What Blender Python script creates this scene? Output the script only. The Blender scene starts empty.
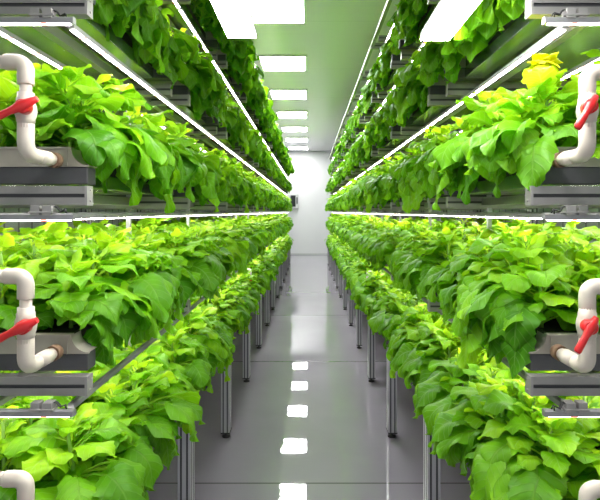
import bpy, bmesh, math, random
import numpy as np
from mathutils import Vector, Matrix

random.seed(7)
RNG = np.random.default_rng(7)
C = bpy.context.scene.collection
SC = bpy.context.scene

# ------------------------------------------------------------------ dimensions (metres; x across, y along the aisle, z up)
CAM_H = 1.60
FPX = 500.0
Y0 = 1.37            # near face of the first bay
PITCH = 1.16         # bay length
NBAY = 12
TIER_Z = [0.573, 1.096, 1.619, 2.142, 2.665]   # underside of each shelf's cross beam
TOP_Z = 3.188
BEAM_H = 0.052
XI, XO = 0.614, 1.58  # inner and outer edge of the racks
WALL_Y = 18.8
CEIL = 3.89
SIDES = {-1: 'left', 1: 'right'}
ORD = ['first', 'second', 'third', 'fourth', 'fifth', 'sixth', 'seventh', 'eighth', 'ninth', 'tenth', 'eleventh', 'twelfth',
       'thirteenth', 'fourteenth', 'fifteenth', 'sixteenth', 'seventeenth', 'eighteenth', 'nineteenth', 'twentieth']
TENS = {20: 'twenty', 30: 'thirty', 40: 'forty', 50: 'fifty'}
TENTH = {30: 'thirtieth', 40: 'fortieth', 50: 'fiftieth', 60: 'sixtieth'}
def ordw(n):
    if n <= 20: return ORD[n - 1]
    t = n // 10 * 10
    return TENTH[t] if n % 10 == 0 else TENS[t] + '-' + ORD[n % 10 - 1]
SHELF = ['bottom shelf', 'second shelf up', 'third shelf up', 'fourth shelf up', 'top shelf', 'uppermost frame']

# ------------------------------------------------------------------ materials
def mat(name, col, rough=0.5, metal=0.0, spec=0.5, emit=None, estr=0.0, noise=0.0, nscale=20.0, bump=0.0):
    m = bpy.data.materials.new(name); m.use_nodes = True
    nt = m.node_tree; b = nt.nodes['Principled BSDF']
    b.inputs['Roughness'].default_value = rough
    b.inputs['Metallic'].default_value = metal
    b.inputs['Specular IOR Level'].default_value = spec
    b.inputs['Base Color'].default_value = (*col, 1)
    if emit:
        b.inputs['Emission Color'].default_value = (*emit, 1)
        b.inputs['Emission Strength'].default_value = estr
    if noise or bump:
        tc = nt.nodes.new('ShaderNodeTexCoord')
        n = nt.nodes.new('ShaderNodeTexNoise'); n.inputs['Scale'].default_value = nscale; n.inputs['Detail'].default_value = 5
        nt.links.new(tc.outputs['Object'], n.inputs['Vector'])
        if noise:
            mx = nt.nodes.new('ShaderNodeMix'); mx.data_type = 'RGBA'
            mx.inputs[6].default_value = (*[c * (1 - noise) for c in col], 1)
            mx.inputs[7].default_value = (*[min(1, c * (1 + noise)) for c in col], 1)
            nt.links.new(n.outputs['Fac'], mx.inputs[0]); nt.links.new(mx.outputs[2], b.inputs['Base Color'])
        if bump:
            bp = nt.nodes.new('ShaderNodeBump'); bp.inputs['Strength'].default_value = bump; bp.inputs['Distance'].default_value = 0.01
            nt.links.new(n.outputs['Fac'], bp.inputs['Height']); nt.links.new(bp.outputs['Normal'], b.inputs['Normal'])
    return m

def math_node(nt, op, a, b=None, c=None):
    n = nt.nodes.new('ShaderNodeMath'); n.operation = op
    for i, v in enumerate((a, b, c)):
        if v is None: continue
        if isinstance(v, (int, float)): n.inputs[i].default_value = v
        else: nt.links.new(v, n.inputs[i])
    return n.outputs[0]

def leaf_material():
    m = bpy.data.materials.new('leaf_green'); m.use_nodes = True
    nt = m.node_tree; L = nt.links
    b = nt.nodes['Principled BSDF']; out = nt.nodes['Material Output']
    at = nt.nodes.new('ShaderNodeAttribute'); at.attribute_name = 'leaf'
    sp = nt.nodes.new('ShaderNodeSeparateXYZ'); L.new(at.outputs['Vector'], sp.inputs[0])
    au = math_node(nt, 'ABSOLUTE', sp.outputs[0]); v = sp.outputs[1]; age = sp.outputs[2]
    q = math_node(nt, 'SUBTRACT', v, math_node(nt, 'MULTIPLY', au, 0.28))
    fr = math_node(nt, 'PINGPONG', math_node(nt, 'MULTIPLY', q, 7.0), 0.5)
    lat = math_node(nt, 'SUBTRACT', 1.0, math_node(nt, 'SMOOTH_MIN', math_node(nt, 'MULTIPLY', fr, 9.0), 1.0, 0.2))
    mid = math_node(nt, 'SUBTRACT', 1.0, math_node(nt, 'SMOOTH_MIN', math_node(nt, 'MULTIPLY', au, 16.0), 1.0, 0.2))
    vein = math_node(nt, 'MAXIMUM', math_node(nt, 'MAXIMUM', math_node(nt, 'MULTIPLY', lat, 0.55), mid), 0.0)
    oi = nt.nodes.new('ShaderNodeObjectInfo')
    tc = nt.nodes.new('ShaderNodeNewGeometry')
    nz = nt.nodes.new('ShaderNodeTexNoise'); nz.inputs['Scale'].default_value = 14; nz.inputs['Detail'].default_value = 3
    L.new(tc.outputs['Position'], nz.inputs['Vector'])
    f = math_node(nt, 'ADD', age, math_node(nt, 'MULTIPLY', math_node(nt, 'SUBTRACT', nz.outputs['Fac'], 0.5), 0.35))
    f = math_node(nt, 'ADD', f, math_node(nt, 'MULTIPLY', math_node(nt, 'SUBTRACT', oi.outputs['Random'], 0.5), 0.15))
    cr = nt.nodes.new('ShaderNodeValToRGB'); e = cr.color_ramp.elements
    e[0].position = 0.0; e[0].color = (0.058, 0.23, 0.003, 1)
    e[1].position = 1.0; e[1].color = (0.62, 0.80, 0.03, 1)
    for p, c in ((0.35, (0.165, 0.43, 0.006, 1)), (0.65, (0.31, 0.58, 0.010, 1)), (0.85, (0.48, 0.68, 0.016, 1))):
        k = e.new(p); k.color = c
    L.new(f, cr.inputs[0])
    mx = nt.nodes.new('ShaderNodeMix'); mx.data_type = 'RGBA'
    L.new(math_node(nt, 'MULTIPLY', vein, 0.30), mx.inputs[0]); L.new(cr.outputs[0], mx.inputs[6])
    mx.inputs[7].default_value = (0.36, 0.58, 0.14, 1)
    L.new(mx.outputs[2], b.inputs['Base Color'])
    b.inputs['Roughness'].default_value = 0.40
    b.inputs['Specular IOR Level'].default_value = 0.28
    bp = nt.nodes.new('ShaderNodeBump'); bp.inputs['Strength'].default_value = 0.5; bp.inputs['Distance'].default_value = 0.006; bp.invert = True
    hh = math_node(nt, 'ADD', vein, math_node(nt, 'MULTIPLY', nz.outputs['Fac'], 0.6))
    L.new(hh, bp.inputs['Height']); L.new(bp.outputs['Normal'], b.inputs['Normal'])
    tr = nt.nodes.new('ShaderNodeBsdfTranslucent')
    hs = nt.nodes.new('ShaderNodeHueSaturation'); hs.inputs['Value'].default_value = 1.5; hs.inputs['Hue'].default_value = 0.49
    L.new(mx.outputs[2], hs.inputs['Color']); L.new(hs.outputs[0], tr.inputs['Color'])
    ms = nt.nodes.new('ShaderNodeMixShader'); ms.inputs[0].default_value = 0.42
    L.new(b.outputs[0], ms.inputs[1]); L.new(tr.outputs[0], ms.inputs[2]); L.new(ms.outputs[0], out.inputs['Surface'])
    return m

M = {
    'leaf': leaf_material(),
    'stem': mat('stem_green', (0.22, 0.42, 0.06), 0.5),
    'yellow': mat('yellow_bloom', (0.92, 0.92, 0.01), 0.5, noise=0.12, nscale=60),
    'alu': mat('brushed_aluminium', (0.30, 0.29, 0.28), 0.42, 0.55, noise=0.06, nscale=40),
    'alu_dark': mat('aluminium_groove', (0.06, 0.06, 0.065), 0.5, 0.3),
    'post': mat('post_aluminium', (0.42, 0.42, 0.44), 0.35, 0.6, noise=0.05, nscale=30),
    'end': mat('profile_end_plate', (0.33, 0.32, 0.31), 0.5, 0.4, noise=0.08, nscale=60),
    'black': mat('black_rubber', (0.02, 0.02, 0.02), 0.6),
    'box': mat('dark_grey_tray', (0.055, 0.055, 0.06), 0.55, noise=0.15, nscale=30),
    'rim': mat('stained_metal_rim', (0.36, 0.33, 0.28), 0.42, 0.35, noise=0.22, nscale=12),
    'under': mat('tray_underside', (0.40, 0.44, 0.42), 0.22, 0.85),
    'bed': mat('planting_bed', (0.03, 0.035, 0.02), 0.9, noise=0.3, nscale=50),
    'pvc': mat('white_pvc', (0.59, 0.53, 0.46), 0.34, noise=0.06, nscale=18, bump=0.02),
    'red': mat('red_plastic', (0.62, 0.015, 0.018), 0.35),
    'rust': mat('rusty_socket', (0.16, 0.09, 0.05), 0.7, noise=0.4, nscale=60),
    'led': mat('led_lens', (0.9, 0.9, 0.9), 0.4, emit=(1.0, 0.93, 0.92), estr=27.0),
    'ledred': mat('red_diode', (0.9, 0.2, 0.15), 0.4, emit=(1.0, 0.16, 0.12), estr=6.0),
    'house': mat('strip_housing', (0.30, 0.30, 0.31), 0.4, 0.5),
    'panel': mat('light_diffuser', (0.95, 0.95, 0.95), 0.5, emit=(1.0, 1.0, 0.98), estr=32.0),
    'white': mat('white_enamel', (0.80, 0.80, 0.79), 0.4),
    'greybox': mat('grey_plastic', (0.45, 0.46, 0.46), 0.5),
    'screen': mat('dark_screen', (0.02, 0.022, 0.025), 0.2),
    'brown': mat('dark_brown_metal', (0.07, 0.045, 0.035), 0.55),
}

def floor_material():
    m = mat('epoxy_floor', (0.30, 0.29, 0.31), 0.05, 0.0, 0.85)
    nt = m.node_tree; b = nt.nodes['Principled BSDF']; L = nt.links; b.inputs['IOR'].default_value = 1.75
    g = nt.nodes.new('ShaderNodeNewGeometry'); sp = nt.nodes.new('ShaderNodeSeparateXYZ'); L.new(g.outputs['Position'], sp.inputs[0])
    n = nt.nodes.new('ShaderNodeTexNoise'); n.inputs['Scale'].default_value = 1.6; n.inputs['Detail'].default_value = 6
    L.new(g.outputs['Position'], n.inputs['Vector'])
    fr = math_node(nt, 'PINGPONG', math_node(nt, 'ADD', sp.outputs[1], -0.55), 1.2)
    ln = math_node(nt, 'LESS_THAN', fr, 0.007)
    mx = nt.nodes.new('ShaderNodeMix'); mx.data_type = 'RGBA'
    L.new(n.outputs['Fac'], mx.inputs[0]); mx.inputs[6].default_value = (0.24, 0.225, 0.265, 1); mx.inputs[7].default_value = (0.31, 0.295, 0.335, 1)
    m2 = nt.nodes.new('ShaderNodeMix'); m2.data_type = 'RGBA'
    L.new(ln, m2.inputs[0]); L.new(mx.outputs[2], m2.inputs[6]); m2.inputs[7].default_value = (0.12, 0.12, 0.125, 1)
    L.new(m2.outputs[2], b.inputs['Base Color'])
    n2 = nt.nodes.new('ShaderNodeTexNoise'); n2.inputs['Scale'].default_value = 5; n2.inputs['Detail'].default_value = 5
    L.new(g.outputs['Position'], n2.inputs['Vector'])
    mr = nt.nodes.new('ShaderNodeMapRange'); mr.inputs['To Min'].default_value = 0.0; mr.inputs['To Max'].default_value = 0.04
    L.new(n2.outputs['Fac'], mr.inputs['Value']); L.new(mr.outputs[0], b.inputs['Roughness'])
    bp = nt.nodes.new('ShaderNodeBump'); bp.inputs['Strength'].default_value = 0.02; bp.inputs['Distance'].default_value = 0.01
    L.new(n2.outputs['Fac'], bp.inputs['Height']); L.new(bp.outputs['Normal'], b.inputs['Normal'])
    return m

def seam_material(name, col, axis, pitch, rough, spec=0.5, dark=0.75, width=0.008, bump=0.0):
    m = mat(name, col, rough, 0, spec)
    nt = m.node_tree; b = nt.nodes['Principled BSDF']; L = nt.links
    g = nt.nodes.new('ShaderNodeNewGeometry'); sp = nt.nodes.new('ShaderNodeSeparateXYZ'); L.new(g.outputs['Position'], sp.inputs[0])
    fr = math_node(nt, 'PINGPONG', sp.outputs[axis], pitch / 2)
    ln = math_node(nt, 'LESS_THAN', fr, width)
    mx = nt.nodes.new('ShaderNodeMix'); mx.data_type = 'RGBA'
    L.new(ln, mx.inputs[0]); mx.inputs[6].default_value = (*col, 1); mx.inputs[7].default_value = (*[c * dark for c in col], 1)
    L.new(mx.outputs[2], b.inputs['Base Color'])
    return m

# ------------------------------------------------------------------ mesh helpers
def box(bm, x0, x1, y0, y1, z0, z1, mi=0):
    vs = [bm.verts.new(p) for p in ((x0, y0, z0), (x1, y0, z0), (x1, y1, z0), (x0, y1, z0), (x0, y0, z1), (x1, y0, z1), (x1, y1, z1), (x0, y1, z1))]
    for f in ((0, 3, 2, 1), (4, 5, 6, 7), (0, 1, 5, 4), (1, 2, 6, 5), (2, 3, 7, 6), (3, 0, 4, 7)):
        fc = bm.faces.new([vs[i] for i in f]); fc.material_index = mi
    return vs

def prism_y(bm, prof, y0, y1, mi=0, caps=True):
    """profile in x,z pushed along y"""
    a = [bm.verts.new((p[0], y0, p[1])) for p in prof]; b = [bm.verts.new((p[0], y1, p[1])) for p in prof]
    n = len(prof)
    for i in range(n):
        f = bm.faces.new((a[i], a[(i + 1) % n], b[(i + 1) % n], b[i])); f.material_index = mi
    if caps:
        bm.faces.new(a).material_index = mi; bm.faces.new(list(reversed(b))).material_index = mi

def tube(bm, pts, radii, seg=18, mi=0, caps=True, smooth=True):
    """swept circle through pts with a radius at each"""
    pts = [Vector(p) for p in pts]; rings = []
    T = []
    for i in range(len(pts)):
        a = pts[max(i - 1, 0)]; b = pts[min(i + 1, len(pts) - 1)]
        t = (b - a)
        if t.length < 1e-9: t = T[-1] if T else Vector((0, 0, 1))
        T.append(t.normalized())
    up = Vector((0, 1, 0)) if abs(T[0].y) < 0.9 else Vector((1, 0, 0))
    for i, p in enumerate(pts):
        s = T[i].cross(up)
        if s.length < 1e-4: s = T[i].cross(Vector((1, 0, 0)))
        s.normalize(); u = s.cross(T[i]).normalized(); up = u
        rings.append([bm.verts.new(p + (s * math.cos(2 * math.pi * k / seg) + u * math.sin(2 * math.pi * k / seg)) * radii[i]) for k in range(seg)])
    for i in range(len(rings) - 1):
        for k in range(seg):
            f = bm.faces.new((rings[i][k], rings[i][(k + 1) % seg], rings[i + 1][(k + 1) % seg], rings[i + 1][k])); f.smooth = smooth; f.material_index = mi
    if caps:
        bm.faces.new(list(reversed(rings[0]))).material_index = mi; bm.faces.new(rings[-1]).material_index = mi

def obj(name, bm, mats, parent=None, bevel=0.0, loc=None):
    bmesh.ops.recalc_face_normals(bm, faces=bm.faces)
    me = bpy.data.meshes.new(name); bm.to_mesh(me); bm.free()
    for m in (mats if isinstance(mats, (list, tuple)) else [mats]): me.materials.append(m)
    o = bpy.data.objects.new(name, me); C.objects.link(o)
    if parent: o.parent = parent
    if loc: o.location = loc
    if bevel:
        md = o.modifiers.new('edge', 'BEVEL'); md.width = bevel; md.segments = 2; md.limit_method = 'ANGLE'
    return o

def tag(o, label, cat, group=None, kind=None):
    o['label'] = label; o['category'] = cat
    if group: o['group'] = group
    if kind: o['kind'] = kind
    return o

def thing(name, label, cat, loc=(0, 0, 0), group=None):
    o = bpy.data.objects.new(name, None); C.objects.link(o); o.location = loc; o.empty_display_size = 0.1
    return tag(o, label, cat, group)

def dup(root, loc, label, group=None, rot=None, scale=None):
    r = root.copy(); C.objects.link(r); r.location = loc; r['label'] = label
    if group: r['group'] = group
    if rot is not None: r.rotation_euler = rot
    if scale is not None: r.scale = scale
    for ch in list(root.children):
        c = ch.copy(); C.objects.link(c); c.parent = r
        for g in list(ch.children):
            d = g.copy(); C.objects.link(d); d.parent = c
    return r

def struct(name, bm, m):
    o = obj(name, bm, m); o['kind'] = 'structure'; return o

def project(x, y, z):
    return 309 + FPX * x / y, 212 - FPX * (z - CAM_H) / y

# ------------------------------------------------------------------ room shell
RW = 1.95
def slab(name, m, *b):
    bm = bmesh.new(); box(bm, *b); return struct(name, bm, m)
slab('floor', floor_material(), -RW, RW, -2.0, WALL_Y, -0.1, 0)
slab('ceiling', seam_material('ceiling_panels', (0.90, 0.84, 0.90), 1, 2.0, 0.22, 0.4, 0.85, 0.006), -RW, RW, -2.0, WALL_Y, CEIL, CEIL + 0.1)
wm = seam_material('ribbed_wall_panel', (0.42, 0.50, 0.45), 1, 0.16, 0.5, 0.4, 0.45, 0.010)
slab('wall_left', wm, -RW - 0.1, -RW, -2.0, WALL_Y, -0.1, CEIL + 0.1)
slab('wall_right', wm, RW, RW + 0.1, -2.0, WALL_Y, -0.1, CEIL + 0.1)
slab('wall_back', mat('end_wall_paint', (0.60, 0.60, 0.61), 0.5, noise=0.03, nscale=2), -RW - 0.1, RW + 0.1, WALL_Y, WALL_Y + 0.1, -0.1, CEIL + 0.1)
slab('baseboard_back', M['greybox'], -RW, RW, WALL_Y - 0.02, WALL_Y, 0, 0.05)

# wall controller on the end wall
t = thing('wall_controller', 'grey control box with dark screen on the pale end wall', 'control box', (-0.56, WALL_Y, 2.0))
bm = bmesh.new(); box(bm, -0.17, 0.17, -0.13, -0.001, -0.27, 0.27); obj('housing', bm, M['greybox'], t, 0.015)
bm = bmesh.new(); box(bm, -0.13, 0.06, -0.14, -0.128, -0.20, 0.22); obj('screen', bm, M['screen'], t)
bm = bmesh.new(); box(bm, 0.085, 0.14, -0.14, -0.128, -0.1, 0.15); obj('button_strip', bm, M['box'], t)

# ceiling light panels
first = None
for i in range(7):
    y = 5.25 + 2.02 * i
    lab = 'white square ceiling light over the aisle, ' + ('nearest' if i == 0 else ordw(i + 1) + ' away from the viewer' if i < 6 else 'farthest, beside the end wall')
    if first is None:
        first = thing('ceiling_light', lab, 'ceiling light', (-0.39, y, CEIL), 'ceiling lights in a row over the aisle')
        bm = bmesh.new()
        for b in ((-0.36, -0.33, 0, 0.76), (0.33, 0.36, 0, 0.76), (-0.33, 0.33, 0, 0.03), (-0.33, 0.33, 0.73, 0.76)):
            box(bm, *b, -0.03, -0.0005)
        obj('frame', bm, M['white'], first)
        bm = bmesh.new(); box(bm, -0.33, 0.33, 0.03, 0.73, -0.022, -0.002); obj('diffuser', bm, M['panel'], first)
    else:
        dup(first, (-0.39, y, CEIL), lab)

# two glowing panels added in place of lamp reflections in the front glass
def reflection_panel(x0, x1, yf, z, label):
    t = thing('glass_reflection_panel', label, 'lamp reflection', ((x0 + x1) / 2, yf - 0.95, z), 'panels standing in for lamp reflections in the front glass')
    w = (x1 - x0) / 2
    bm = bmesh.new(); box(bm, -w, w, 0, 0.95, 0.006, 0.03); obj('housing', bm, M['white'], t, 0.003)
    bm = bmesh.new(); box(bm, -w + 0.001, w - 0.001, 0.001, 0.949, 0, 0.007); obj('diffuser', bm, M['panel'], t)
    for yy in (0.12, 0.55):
        bm = bmesh.new(); tube(bm, [(0, yy, 0.03), (0, yy, CEIL - z)], [0.0012] * 2, 6); obj('added_cable', bm, M['white'], t)  # added wires so the stand-in panels hang from the ceiling
reflection_panel(0.402, 0.508, 1.81, 2.22, 'white panel standing in for a lamp reflection in glass, upper right of the aisle')
reflection_panel(-0.290, -0.187, 1.78, 2.22, 'white panel standing in for a lamp reflection in glass, upper left of the aisle')

# ------------------------------------------------------------------ racks
def extrusion_x(bm, x0, x1, y0, y1, z0, z1):
    """aluminium T-slot bar running across (x) with a dark groove on front and back"""
    zm = (z0 + z1) / 2; g = 0.005; d = 0.006
    prof = [(y0, z0), (y1, z0), (y1, z1), (y0, z1), (y0, zm + g), (y0 + d, zm + g), (y0 + d, zm - g), (y0, zm - g)]
    a = [bm.verts.new((x0, p[0], p[1])) for p in prof]; b = [bm.verts.new((x1, p[0], p[1])) for p in prof]
    for i in range(8):
        f = bm.faces.new((a[i], a[(i + 1) % 8], b[(i + 1) % 8], b[i])); f.material_index = 1 if i in (4, 5, 6) else 0
    bm.faces.new(a); bm.faces.new(b)

def post_mesh(bm, x0, x1, y0, y1, z0, z1):
    """upright profile with two dark grooves on front face and aisle faces"""
    w = x1 - x0; h = y1 - y0; g = 0.0045; d = 0.006
    pr = []
    def side(p, q, n):
        out = []
        for t_ in (0.26, 0.74):
            L = (q - p).length; k = (q - p) / L
            c = p + (q - p) * t_
            out += [(c - k * g, 0), (c - k * g + n * d, 1), (c + k * g + n * d, 1), (c + k * g, 1)]
        return [(p, 0)] + out
    A, B, Cc, D = Vector((x0, y0)), Vector((x1, y0)), Vector((x1, y1)), Vector((x0, y1))
    prof = side(A, B, Vector((0, 1))) + side(B, Cc, Vector((-1, 0))) + side(Cc, D, Vector((0, -1))) + side(D, A, Vector((1, 0)))
    a = [bm.verts.new((p.x, p.y, z0)) for p, _ in prof]; b = [bm.verts.new((p.x, p.y, z1)) for p, _ in prof]
    n = len(prof)
    for i in range(n):
        f = bm.faces.new((a[i], a[(i + 1) % n], b[(i + 1) % n], b[i])); f.material_index = prof[(i + 1) % n][1]
    bm.faces.new(a); bm.faces.new(b)

def rack_bay(s, label):
    t = thing('rack_bay', label, 'rack', (0, Y0, 0), f'bays of the rack on the {SIDES[s]}')
    X = lambda a, b: (min(s * a, s * b), max(s * a, s * b))
    for a, b, top in ((0.56, 0.62, TIER_Z[0] + BEAM_H), (1.56, 1.62, TOP_Z + BEAM_H + 0.03)):
        bm = bmesh.new(); post_mesh(bm, *X(a, b), 0.99, 1.08, 0.045, top); p = obj('post', bm, [M['post'], M['alu_dark']], t)
        bm = bmesh.new(); xc = s * (a + b) / 2
        tube(bm, [(xc, 1.035, 0), (xc, 1.035, 0.012), (xc, 1.035, 0.014), (xc, 1.035, 0.046)], [0.03, 0.027, 0.01, 0.01], 14)
        box(bm, xc - 0.032, xc + 0.032, 0.988, 1.082, 0.038, 0.046)
        obj('foot', bm, M['black'], p)
    bm = bmesh.new(); box(bm, *X(0.845, 0.863), 0.99, 1.01, TIER_Z[0] + 0.01, TOP_Z + BEAM_H); obj('post', bm, M['post'], t)
    for z in TIER_Z + [TOP_Z]:
        for y0, y1, xa in ((0, 0.034, XI), (0.945, 0.985, XI + 0.03)):
            bm = bmesh.new(); extrusion_x(bm, *X(xa, XO), y0, y1, z, z + BEAM_H); c = obj('cross_beam', bm, [M['alu'], M['alu_dark']], t)
            if y0 == 0:
                bm = bmesh.new(); xe = s * (XI - 0.004)
                box(bm, *X(XI - 0.007, XI + 0.0), -0.002, 0.035, z - 0.001, z + BEAM_H + 0.001)
                for zz in (0.012, 0.043):
                    tube(bm, [(s * (XI - 0.0065), 0.017, z + zz), (s * (XI - 0.010), 0.017, z + zz)], [0.004, 0.0035], 8, 0)
                obj('end_plate', bm, M['end'], c)
    for z in TIER_Z + [TOP_Z]:
        for x in ((0.80, 1.38) if z < TOP_Z else (0.60, 0.80, 1.38)):
            bm = bmesh.new(); box(bm, *X(x, x + 0.03), 0.034, 0.945, z + 0.012, z + 0.045); obj('side_rail', bm, M['alu'], t)
            bm = bmesh.new(); box(bm, *X(x, x + 0.03), 0.985, 1.16, z + 0.012, z + 0.045); obj('side_rail', bm, M['alu'], t)
    return t

for s in (-1, 1):
    r0 = None
    for k in range(NBAY):
        lab = f'bare aluminium rack bay left of the aisle, {ordw(k + 1)} from the near end' if s < 0 else f'bare aluminium rack bay right of the aisle, {ordw(k + 1)} from the near end'
        if r0 is None: r0 = rack_bay(s, lab)
        else: dup(r0, (0, Y0 + k * PITCH, 0), lab)

# short dark brown drain legs under the near end of the bottom shelves
for s in (-1, 1):
    t = thing('drain_leg', f'thin dark brown drain leg under bottom shelf, near end of {SIDES[s]} rack', 'drain leg', (s * 0.605, 1.81, 0))
    bm = bmesh.new(); box(bm, -0.012, 0.012, -0.012, 0.012, 0, 0.640); obj('upright', bm, M['brown'], t)
    bm = bmesh.new(); box(bm, min(0, s * 0.16) , max(0, s * 0.16), -0.01, 0.01, 0.575, 0.60); obj('crosspiece', bm, M['brown'], t)

# ------------------------------------------------------------------ grow trays (dark box, metal rim with curved shoulder, bed)
BOX_H, RIM_H, TRAY_L = 0.049, 0.052, 0.90
def grow_tray(s, label, near=False):
    t = thing('grow_tray', label, 'grow tray', (0, 0, 0), 'grow trays on the shelves')
    X = lambda a, b: (min(s * a, s * b), max(s * a, s * b))
    XT = XI + 0.085                                   # the trough itself stands back from the end boxes
    bm = bmesh.new(); box(bm, *X(XT, XO), 0.05, TRAY_L - 0.05, 0.0, BOX_H); obj('trough', bm, M['under'], t, 0.004)
    cs = [(XI + 0.002 + 0.048 * math.sin(a), BOX_H + 0.004 + (RIM_H - 0.004) * (1 - math.cos(a))) for a in [math.pi / 2 * i / 8 for i in range(9)]]
    prof = [(XI + 0.002, BOX_H)] + cs + [(XO, BOX_H + RIM_H), (XO, BOX_H)]
    for y0 in (0.0, TRAY_L - 0.055):
        bm = bmesh.new(); box(bm, *X(XI + 0.006, XO), y0, y0 + 0.055, 0.0, BOX_H)
        e = obj('end_box', bm, M['box'], t, 0.003)
        bm = bmesh.new(); prism_y(bm, [(s * x, z) for x, z in prof], y0 - 0.003, y0 + 0.006)
        sh = cs + [(x + 0.003, z - 0.002) for x, z in reversed(cs)]
        prism_y(bm, [(s * x, z) for x, z in sh], y0 + 0.006, y0 + 0.056)
        box(bm, *X(XI + 0.060, XI + 0.064), y0 - 0.006, y0 - 0.003, BOX_H, BOX_H + RIM_H)
        box(bm, *X(XI + 0.05, XO), y0 - 0.008, y0 + 0.014, BOX_H + RIM_H - 0.002, BOX_H + RIM_H + 0.003)
        obj('metal_rim', bm, M['rim'], e)
    bm = bmesh.new(); box(bm, *X(XT + 0.004, XO - 0.004), 0.056, TRAY_L - 0.056, BOX_H - 0.004, BOX_H + RIM_H - 0.012); obj('planting_bed', bm, M['bed'], t)
    return t
TRAY_TOP = BEAM_H + BOX_H + RIM_H
for s in (-1, 1):
    t0 = None
    for k in range(NBAY):
        for ti, z in enumerate(TIER_Z):
            lab = f'dark grow tray with metal rim, {SIDES[s]} rack, {SHELF[ti]}, {ordw(k + 1)} bay from near end'
            loc = (0, Y0 + k * PITCH + 0.03, z + BEAM_H + 0.0065)
            if t0 is None: t0 = grow_tray(s, lab); t0.location = loc
            else: dup(t0, loc, lab)

# ------------------------------------------------------------------ LED strips
def led_mesh(L, near):
    """strip along +y: grey half housing on top, bright rounded lens under it, red diodes along the lens"""
    w, h = 0.009, 0.018
    bm = bmesh.new(); prof = [(-w, 0.0), (-w, 0.014), (-w * 0.5, h), (w * 0.5, h), (w, 0.014), (w, 0.0)]
    prism_y(bm, prof, 0, L)
    bl = bmesh.new(); lp = [(w * 0.86 * math.cos(a), 0.0005 + 0.0036 * math.sin(a)) for a in [math.pi + math.pi * i / 6 for i in range(7)]]
    nd = int(L / 0.14); ys = [0.012]; red = []
    for i in range(nd):
        y = L * (i + 0.5) / nd; ys += [y - 0.009, y + 0.009]
    ys.append(L - 0.012)
    R_ = [[bl.verts.new((x, y, z)) for x, z in lp] for y in ys]
    for i in range(len(ys) - 1):
        for j in range(6):
            bl.faces.new((R_[i][j], R_[i][j + 1], R_[i + 1][j + 1], R_[i + 1][j])).material_index = i % 2
    bl.faces.new(R_[0]); bl.faces.new(R_[-1])
    return bm, bl

def led_strip(L, label, group):
    a, b = led_mesh(L, True)
    h = obj('led_strip', a, M['house']); tag(h, label, 'LED light strip', group)
    obj('light_lens', b, [M['led'], M['ledred']], h)
    return h

SX = {-1: [0.655, 0.87, 1.10, 1.34], 1: [0.705, 0.96, 1.20, 1.42]}
l0 = None
for s in (-1, 1):
    for ti, z in enumerate(TIER_Z + [TOP_Z]):
        if ti == 0: continue
        for k in range(NBAY):
            nrow = 4 if k < 2 else 2 if k < 6 else 1
            for r in range(nrow):
                rw = ['aisle-edge row', 'second row', 'third row', 'rear row'][r]
                lab = f'long LED strip under {SIDES[s]} rack\'s {SHELF[ti]}, {rw}, {ordw(k + 1)} bay'
                loc = (s * SX[s][r], Y0 + k * PITCH + 0.005, z - 0.038)
                if l0 is None: l0 = led_strip(1.145, lab, 'LED strips running along the racks'); l0.location = loc
                else: dup(l0, loc, lab)

# cross strips under the near end beam of each shelf, with a bracket and wires
c0 = {}
for s in (-1, 1):
    for ti, z in enumerate(TIER_Z + [TOP_Z]):
        if ti == 0: continue
        lab = f'short crosswise LED strip under near end beam, {SIDES[s]} rack, {SHELF[ti]}'
        loc = (s * (XI + 0.012), Y0 - 0.035, z - 0.040)
        if s in c0:
            dup(c0[s], loc, lab)
            continue
        h = led_strip(0.95, lab, 'LED strips across the near end of the racks'); h.location = loc; h.rotation_euler = (0, 0, -s * math.pi / 2)
        # local +y runs outwards, local x runs along the aisle (sign s)
        bm = bmesh.new(); sx = s
        q = lambda a, b: (min(a, b), max(a, b))
        box(bm, -0.014, 0.014, 0.055, 0.080, 0.012, 0.0385)
        box(bm, -0.012, 0.012, 0.088, 0.112, 0.012, 0.0385)
        box(bm, -0.016, 0.016, 0.05, 0.115, 0.0175, 0.023)
        obj('mounting_bracket', bm, M['end'], h, 0.001)
        bm = bmesh.new()
        for dx in (0.0, 0.006):
            tube(bm, [(dx, 0.02 + dx, 0.016), (dx, 0.026, 0.028), (dx + 0.004, 0.04, 0.022), (dx, 0.048, 0.034), (dx, 0.06, 0.037)], [0.0022] * 5, 8)
        obj('wire', bm, M['black'], h)
        c0[s] = h

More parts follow.
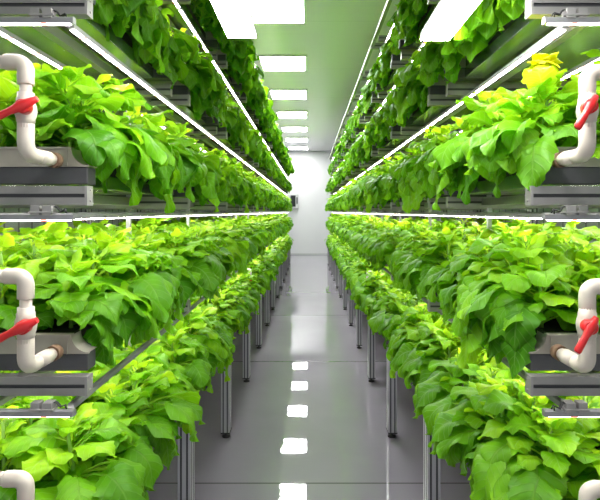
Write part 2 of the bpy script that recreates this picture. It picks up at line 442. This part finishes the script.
# ------------------------------------------------------------------ PVC pipes with red ball valves
def arc(c, a0, a1, r, plane, n=7):
    out = []
    for i in range(n + 1):
        a = a0 + (a1 - a0) * i / n
        u, v = r * math.cos(a), r * math.sin(a)
        out.append((c[0] + u, c[1], c[2] + v) if plane == 'xz' else (c[0], c[1] + u, c[2] + v))
    return out
def water_pipe(s, label):
    """origin on the pipe's upright axis at the height of the inlet; s = -1: feeds from the left"""
    t = thing('water_pipe', label, 'water pipe', (0, 0, 0), 'white water pipes with red valves at the rack ends')
    R, RF = 0.0160, 0.0195; H = 0.225 if s < 0 else 0.200
    # lower elbow: from the upright to the inlet into the tray (+y)
    bm = bmesh.new()
    pts = [(0, 0, 0.075), (0, 0, 0.035)] + arc((0, 0.030, 0.030), math.pi, 1.5 * math.pi, 0.030, 'yz') + [(0, 0.050, 0)]
    tube(bm, pts, [RF] * len(pts)); obj('lower_elbow', bm, M['pvc'], t, 0.0015)
    bm = bmesh.new(); tube(bm, [(0, 0.048, 0), (0, 0.066, 0), (0, 0.0665, 0), (0, 0.105, 0), (0, 0.1055, 0), (0, 0.128, 0)], [R, R, 0.0195, 0.0195, 0.0165, 0.0155], 8 if False else 18)
    obj('inlet_nipple', bm, M['pvc'], t)
    bm = bmesh.new(); tube(bm, [(0, 0.122, 0), (0, 0.146, 0)], [0.021, 0.021], 16); obj('inlet_socket', bm, M['rust'], t)
    # upright pipe
    bm = bmesh.new(); tube(bm, [(0, 0, 0.07), (0, 0, H - 0.03)], [R - 0.002] * 2); obj('upright_pipe', bm, M['pvc'], t)
    # ball valve: collars and a swollen body
    bm = bmesh.new()
    dz = -0.022
    zz = [(0.085, 0.0215), (0.100, 0.0215), (0.101, 0.0235), (0.108, 0.0235), (0.116, 0.0265), (0.128, 0.0285), (0.140, 0.0265), (0.148, 0.0235), (0.158, 0.0235), (0.159, 0.0215), (0.172, 0.0215)]
    tube(bm, [(0, 0, z + dz) for z, _ in zz], [r * 0.9 for _, r in zz], 20); v = obj('ball_valve', bm, M['pvc'], t)
    bm = bmesh.new()
    tube(bm, [(-s * 0.012, -0.022, 0.131 + dz), (-s * 0.016, -0.045, 0.131 + dz), (-s * 0.016, -0.047, 0.131 + dz)], [0.017, 0.017, 0.014], 16)
    # lever: hub tab, neck and broad grip pointing outwards and a little down
    d = Vector((s, -0.10, -0.50)).normalized() if s < 0 else Vector((-0.55, -0.15, -0.80)).normalized()
    hub = Vector((-s * 0.016, -0.044, 0.132 + dz)); up = Vector((0, 1, 0)); n = d.cross(up).normalized()
    stations = [(-0.038, 0.007, 0.007), (-0.012, 0.012, 0.009), (0.0, 0.015, 0.011), (0.018, 0.011, 0.009), (0.034, 0.0085, 0.008), (0.060, 0.0105, 0.007), (0.085, 0.011, 0.006), (0.092, 0.008, 0.005)]
    if s > 0: stations = [(a * 0.75, b * 0.9, c) for a, b, c in stations]
    rings = []
    for a, hw, th in stations:
        c = hub + d * a
        rings.append([bm.verts.new(c + n * hw * math.cos(k * math.pi / 5) + up * th * math.sin(k * math.pi / 5)) for k in range(10)])
    for i in range(len(rings) - 1):
        for k in range(10):
            f = bm.faces.new((rings[i][k], rings[i][(k + 1) % 10], rings[i + 1][(k + 1) % 10], rings[i + 1][k])); f.smooth = True
    bm.faces.new(rings[0]); bm.faces.new(rings[-1])
    obj('lever_handle', bm, M['red'], v)
    # upper elbow out to the side and supply branch
    bm = bmesh.new()
    pts = [(0, 0, H - 0.055), (0, 0, H - 0.032)]
    if s < 0: pts += arc((-0.022, 0, H - 0.022), 0, math.pi / 2, 0.022, 'xz')
    else: pts += arc((0.022, 0, H - 0.022), math.pi, math.pi / 2, 0.022, 'xz')
    pts += [(s * 0.050, 0, H)]
    tube(bm, pts, [RF] * len(pts)); obj('upper_elbow', bm, M['pvc'], t, 0.0015)
    bm = bmesh.new(); tube(bm, [(s * 0.045, 0, H), (s * 0.40, 0, H)], [R] * 2); obj('supply_branch', bm, M['pvc'], t)
    return t
PIPE = {}
for s in (-1, 1):
    for ti in (1, 2, 0):
        lab = f'white water pipe with red valve at {SIDES[s]} rack\'s near end, {SHELF[ti]}'
        loc = (s * (0.692 if s < 0 else 0.680), 1.222, TIER_Z[ti] + (0.150 if ti == 0 else 0.122))
        if s not in PIPE: PIPE[s] = water_pipe(s, lab); PIPE[s].location = loc
        else: dup(PIPE[s], loc, lab)
    dup(PIPE[s], (s * 0.692, Y0 + 4 * PITCH - 0.148 + 0.0, TIER_Z[0] + 0.122), f'small white water pipe with red valve far down the {SIDES[s]} bottom shelf')

# ------------------------------------------------------------------ plants
def leaf_geo(rng, az, el, pet, length, width, droop, age, base, nu=6, nv=8, roll=0.0, wav=1.0):
    """one ovate leaf: returns verts, attr (u, v, age), quads. First a curved petiole strip, then a folded wavy blade."""
    ca, sa = math.cos(az), math.sin(az)
    out = np.array([ca, sa, 0.0]); up = np.array([0, 0, 1.0]); side = np.array([-sa, ca, 0.0])
    # centre line
    P = [np.array(base, float)]; e = el; npet = 3
    for i in range(npet):
        P.append(P[-1] + (out * math.cos(e) + up * math.sin(e)) * pet / npet); e -= droop * 0.12
    p0 = P[-1]
    line = [p0]; els = [e]
    tw = rng.normal(0, 0.10)
    for i in range(nv):
        e -= droop / nv * (0.6 + 0.8 * i / nv)
        e = max(e, -1.45)
        o2 = out + side * tw * i / nv
        line.append(line[-1] + (o2 * math.cos(e) + up * math.sin(e)) * length / nv); els.append(e)
    V, A, F = [], [], []
    # petiole
    pw = 0.0028 + 0.0012 * (length / 0.14)
    for i, p in enumerate(P):
        V += [p - side * pw, p + up * -pw * 1.2, p + side * pw]; A += [(0, 0, min(1, age + 0.35))] * 3
    for i in range(len(P) - 1):
        a = i * 3
        F += [(a, a + 1, a + 4, a + 3), (a + 1, a + 2, a + 5, a + 4)]
    o = len(V)
    ph1, ph2 = rng.uniform(0, 6.28, 2); fold = rng.uniform(0.10, 0.45)
    us = np.linspace(-1, 1, nu + 1)
    for j in range(nv + 1):
        v = j / nv
        # ovate outline, widest near the base third, pointed tip
        w = width * 0.5 * (max(0.0, math.sin(math.pi * min(1, (v * 0.93 + 0.07)) ** 0.72)) ** 0.80) * (1.0 if v < 0.999 else 0.0)
        if j == 0: w = width * 0.20
        ee = els[j]; N = -out * math.sin(ee) + up * math.cos(ee); T = out * math.cos(ee) + up * math.sin(ee)
        S = side * math.cos(roll) + N * math.sin(roll)
        for u in us:
            au = abs(u)
            z = au * fold * w + wav * 0.014 * (length / 0.13) * au ** 2 * math.sin(v * 9 + ph1 + (2.1 if u > 0 else 0)) - 0.35 * w * au ** 3 * 1.2
            z += wav * 0.0045 * (length / 0.13) * math.sin((v - 0.28 * au) * 7 * 2 * math.pi) * (1 - (au - 0.5) ** 2 * 4 * 0.6)
            back = 0.10 * length * au ** 1.6 * (1 - v) ** 3      # basal lobes reach back past the petiole
            ed = 1 + wav * 0.09 * math.sin(v * (36 if nv > 10 else 18) + ph2 + u) * (au > 0.9)
            V.append(line[j] + S * (u * w * ed) + N * z - T * back); A.append((u, v, age))
    for j in range(nv):
        for i in range(nu):
            a = o + j * (nu + 1) + i
            F.append((a, a + 1, a + nu + 2, a + nu + 1))
    return V, A, F

class Geo:
    def __init__(self): self.V, self.A, self.F = [], [], []
    def add(self, V, A, F):
        o = len(self.V); self.V += V; self.A += A; self.F += [tuple(i + o for i in f) for f in F]
    def mesh(self, name):
        me = bpy.data.meshes.new(name); me.from_pydata([tuple(v) for v in self.V], [], self.F)
        me.attributes.new('leaf', 'FLOAT_VECTOR', 'POINT').data.foreach_set('vector', np.array(self.A, np.float32).ravel())
        me.polygons.foreach_set('use_smooth', [True] * len(me.polygons)); me.materials.append(M['leaf']); me.update(); return me

def plant_geo(seed, edge, lod):
    """foliage (outer leaves) and crown (young top leaves). +x is the aisle side of an edge plant"""
    rng = np.random.default_rng(seed)
    fol, cro = Geo(), Geo()
    nu, nv = (8, 14) if lod == 0 else (4, 7) if lod == 1 else (2, 4)
    nb, nm, nt = (11, 11, 9) if lod < 2 else (9, 8, 6)
    big = 1.0 if lod < 2 else 1.12
    H = rng.uniform(0.17, 0.23)
    for i in range(nb):
        az = i * 2.399 + rng.normal(0, 0.25); ais = math.cos(az) if edge else 0.0
        L = rng.uniform(0.115, 0.155) * big * (1.10 if ais > 0.3 else 1)
        fol.add(*leaf_geo(rng, az, rng.uniform(0.25, 0.85) + 0.15 * max(ais, 0), rng.uniform(0.06, 0.10) * (1.12 if ais > 0.2 else 0.9), L, L * rng.uniform(0.72, 0.92),
                          rng.uniform(0.7, 1.4) + 0.75 * max(ais, 0), rng.uniform(0.05, 0.45), (0, 0, rng.uniform(0.01, 0.06)), nu, nv, rng.normal(0, 0.25)))
    if edge:
        for i in range(9 if lod < 2 else 6):     # extra leaves hanging over the tray's edge
            az = rng.uniform(-1.0, 1.0); L = rng.uniform(0.115, 0.165) * big
            fol.add(*leaf_geo(rng, az, rng.uniform(0.2, 0.75), rng.uniform(0.10, 0.16), L, L * rng.uniform(0.70, 0.86), rng.uniform(1.6, 2.6), rng.uniform(0.02, 0.42),
                              (0, 0, rng.uniform(0.0, 0.05)), nu, nv, rng.normal(0, 0.3)))
    for i in range(nm):
        az = i * 2.399 + 1.1 + rng.normal(0, 0.3); L = rng.uniform(0.095, 0.135) * big
        fol.add(*leaf_geo(rng, az, rng.uniform(0.55, 1.05), rng.uniform(0.04, 0.085), L, L * rng.uniform(0.72, 0.92), rng.uniform(0.8, 1.5), rng.uniform(0.25, 0.68),
                          (0, 0, H * rng.uniform(0.35, 0.75)), nu, nv, rng.normal(0, 0.25)))
    for i in range(nt):
        az = i * 2.399 + 0.4 + rng.normal(0, 0.3); L = rng.uniform(0.050, 0.090) * big
        cro.add(*leaf_geo(rng, az, rng.uniform(0.7, 1.3), rng.uniform(0.015, 0.04), L, L * rng.uniform(0.65, 0.85), rng.uniform(0.5, 1.3), rng.uniform(0.40, 0.78),
                          (0, 0, H * rng.uniform(0.75, 1.1)), max(2, nu - 2), max(3, nv - 3), rng.normal(0, 0.25), 0.7))
    return fol, cro, H

def stem_mesh(H, seed):
    r = random.Random(seed); bm = bmesh.new()
    tube(bm, [(0, 0, -0.012), (0.004, 0.002, H * 0.4), (r.uniform(-.008, .008), r.uniform(-.008, .008), H * 0.8), (0, 0, H * 1.12)], [0.007, 0.006, 0.005, 0.003], 8)
    me = bpy.data.meshes.new('stem'); bm.to_mesh(me); bm.free(); me.materials.append(M['stem']); return me

def pose(s, row, rng):
    """z rotation: edge plants face the aisle"""
    if row == 0: return (0 if s < 0 else math.pi) + rng.uniform(-0.45, 0.45)
    return rng.uniform(0, 6.28)

ROWX = [0.730, 0.94, 1.18, 1.42]
cands = []
rp = random.Random(11)
for s in (-1, 1):
    for ti, z in enumerate(TIER_Z):
        for k in range(NBAY):
            for r in range(4):
                if r == 1 and k > 7: continue
                if r == 2 and k > 3: continue
                if r == 3 and k > 2: continue
                for i in range(5):
                    if ti == 0 and k == 3 and i == 4 and r == 0: continue      # gap where the far pipe stands
                    x = s * (ROWX[r] + ((0, 0, 0, 0.02, 0.06) if s > 0 else (0, 0, 0, 0.02, -0.03))[ti] + rp.uniform(-0.02, 0.02)); y = Y0 + k * PITCH + 0.11 + i * 0.185 + rp.uniform(-0.02, 0.02)
                    if i == 4: y += 0.02
                    if i == 0 and k == 0: y += 0.05
                    zz = z + TRAY_TOP - 0.004
                    px, py = project(x * 0.93, y, zz + 0.12)
                    if not (-90 < px < 690 and -110 < py < 600): continue
                    vis = -25 < px < 625 and -30 < py < 530
                    sc = rp.uniform(1.0, 1.22) * ((1, 1, 1, 1.02, 0.95) if s > 0 else (1, 1, 1, 1, 1.05))[ti]
                    if r == 0 and k == 0 and i == 0: sc *= 0.95
                    rank = FPX / y * (1.0, 0.45, 0.22, 0.12)[r] * (1 if vis else 0.001)
                    cands.append(dict(s=s, ti=ti, k=k, r=r, x=x, y=y, z=zz, sc=sc, rz=pose(s, r, rp), rank=rank, vis=vis, px=px, py=py))
cands.sort(key=lambda c: -c['rank'])
solo, rest = [c for c in cands[:300] if c['vis']], cands[300:]

NV = 7
PARTS, WHOLE = {}, {}
def plant_proto(edge, v):
    key = (edge, v)
    if key not in PARTS:
        fol, cro, H = plant_geo(100 + v + 50 * edge, edge, 0)
        PARTS[key] = (fol.mesh('foliage'), cro.mesh('crown'), stem_mesh(H, v))
    return PARTS[key]
def plant_whole(edge, v):
    key = (edge, v)
    if key not in WHOLE:
        fol, cro, H = plant_geo(100 + v + 50 * edge, edge, 1); fol.add(cro.V, cro.A, cro.F); WHOLE[key] = fol.mesh('leafy_plant')
    return WHOLE[key]

# number the plants of each row from the near end so that each label points to one
rows = {}
for c in solo: rows.setdefault((c['s'], c['ti'], c['r']), []).append(c)
for key, L in rows.items():
    L.sort(key=lambda c: c['y'])
    for n, c in enumerate(L): c['n'] = n + 1
ROWN = ['aisle-edge row', 'second row', 'third row', 'rear row']
bloom = min((c for c in solo if c['s'] == 1 and c['ti'] == 2 and c['r'] == 0), key=lambda c: abs(c['y'] - 1.62))
for n, c in enumerate(solo):
    v = rp.randrange(NV); edge = c['r'] == 0
    lab = f'leafy green plant, {SIDES[c["s"]]} rack, {SHELF[c["ti"]]}, {ROWN[c["r"]]}, {ordw(c["n"])} from near end'
    if c is bloom: lab = 'leafy plant topped by a round bright yellow head, right rack, third shelf up'
    if n < 130 or c is bloom:
        o = thing('leafy_plant', lab, 'plant', (c['x'], c['y'], c['z']), 'leafy plants growing on the racks')
        if c is bloom: c['x'], c['y'], c['sc'], c['rz'] = 0.705, 1.50, 1.0, math.pi; o.location = (0.705, 1.50, c['z'])
        o.rotation_euler = (0, 0, c['rz']); o.scale = (c['sc'],) * 3
        for nm, me in zip(('foliage', 'crown', 'stem'), plant_proto(edge, v)):
            p = bpy.data.objects.new(nm, me); C.objects.link(p); p.parent = o
        if c is bloom:
            rng = np.random.default_rng(5); g = Geo(); top = Vector((0.0, 0.0, 0.30))
            bm = bmesh.new(); tube(bm, [(0, 0, 0.15), (0.004, 0, 0.22), (0, 0, 0.285)], [0.005, 0.004, 0.003], 8)
            obj('flower_stalk', bm, M['stem'], o)
            for i in range(26):
                az = i * 2.399; el = 1.45 - 2.0 * i / 26
                L = 0.050
                g.add(*leaf_geo(rng, az, el, 0.004, L, L * 0.95, 0.9, 1.0, (0, 0, 0.272), 4, 5, 0.0, 0.6))
            me = g.mesh('yellow_head'); me.materials.clear(); me.materials.append(M['yellow'])
            p = bpy.data.objects.new('yellow_head', me); C.objects.link(p); p.parent = o; p['label'] = 'bright yellow head on a thin stalk'
    else:
        o = bpy.data.objects.new('leafy_plant', plant_whole(edge, v)); C.objects.link(o)
        tag(o, lab, 'plant', 'leafy plants growing on the racks')
        o.location = (c['x'], c['y'], c['z']); o.rotation_euler = (0, 0, c['rz']); o.scale = (c['sc'],) * 3

# all farther plants and the back rows: past counting, one mass
lods = {}
for edge in (False, True):
    for v in range(6):
        for lod in (1, 2):
            fol, cro, H = plant_geo(300 + v + 50 * edge, edge, lod); fol.add(cro.V, cro.A, cro.F)
            lods[edge, v, lod] = (np.array(fol.V), np.array(fol.A), np.array(fol.F))
VV, AA, FF = [], [], []; off = 0
for c in rest:
    lod = 1 if c['y'] < 5 and c['r'] < 2 else 2
    V, A, F = lods[c['r'] == 0, rp.randrange(6), lod]
    cz, sz = math.cos(c['rz']), math.sin(c['rz'])
    R = np.array([[cz, sz, 0], [-sz, cz, 0], [0, 0, 1]]) * c['sc']
    A = A.copy(); A[:, 2] += rp.uniform(-0.08, 0.08)
    VV.append(V @ R + np.array([c['x'], c['y'], c['z']])); AA.append(A); FF.append(F + off); off += len(V)
VV = np.concatenate(VV).astype(np.float32); AA = np.concatenate(AA).astype(np.float32); FF = np.concatenate(FF).astype(np.int32)
me = bpy.data.meshes.new('far_plants'); nf = len(FF)
me.vertices.add(len(VV)); me.vertices.foreach_set('co', VV.ravel())
me.loops.add(nf * 4); me.loops.foreach_set('vertex_index', FF.ravel())
me.polygons.add(nf); me.polygons.foreach_set('loop_start', np.arange(0, nf * 4, 4, dtype=np.int32))
me.update(calc_edges=True)
me.attributes.new('leaf', 'FLOAT_VECTOR', 'POINT').data.foreach_set('vector', AA.ravel())
me.polygons.foreach_set('use_smooth', [True] * nf); me.materials.append(M['leaf'])
o = bpy.data.objects.new('distant_foliage', me); C.objects.link(o)
tag(o, 'mass of small leafy green plants farther down both racks and in the rear rows', 'plants', kind='stuff')

# ------------------------------------------------------------------ world, camera
w = bpy.data.worlds.new('world'); SC.world = w; w.use_nodes = True
w.node_tree.nodes['Background'].inputs['Color'].default_value = (0.95, 0.97, 1.0, 1)
w.node_tree.nodes['Background'].inputs['Strength'].default_value = 0.6

cam = bpy.data.cameras.new('camera'); co = bpy.data.objects.new('camera', cam); C.objects.link(co)
co.location = (0, 0, CAM_H); co.rotation_euler = (math.pi / 2, 0, 0)
cam.sensor_fit = 'HORIZONTAL'; cam.sensor_width = 36; cam.lens = 36 * FPX / 600
cam.shift_x = -9 / 600; cam.shift_y = -38 / 600
cam.clip_start = 0.05; cam.clip_end = 100
SC.camera = co
SC.view_settings.view_transform = 'Standard'
SC.view_settings.look = 'None'
SC.view_settings.exposure = 0.70
SC.cycles.use_denoising = True
SC.cycles.max_bounces = 8
SC.cycles.diffuse_bounces = 4
SC.cycles.sample_clamp_indirect = 8
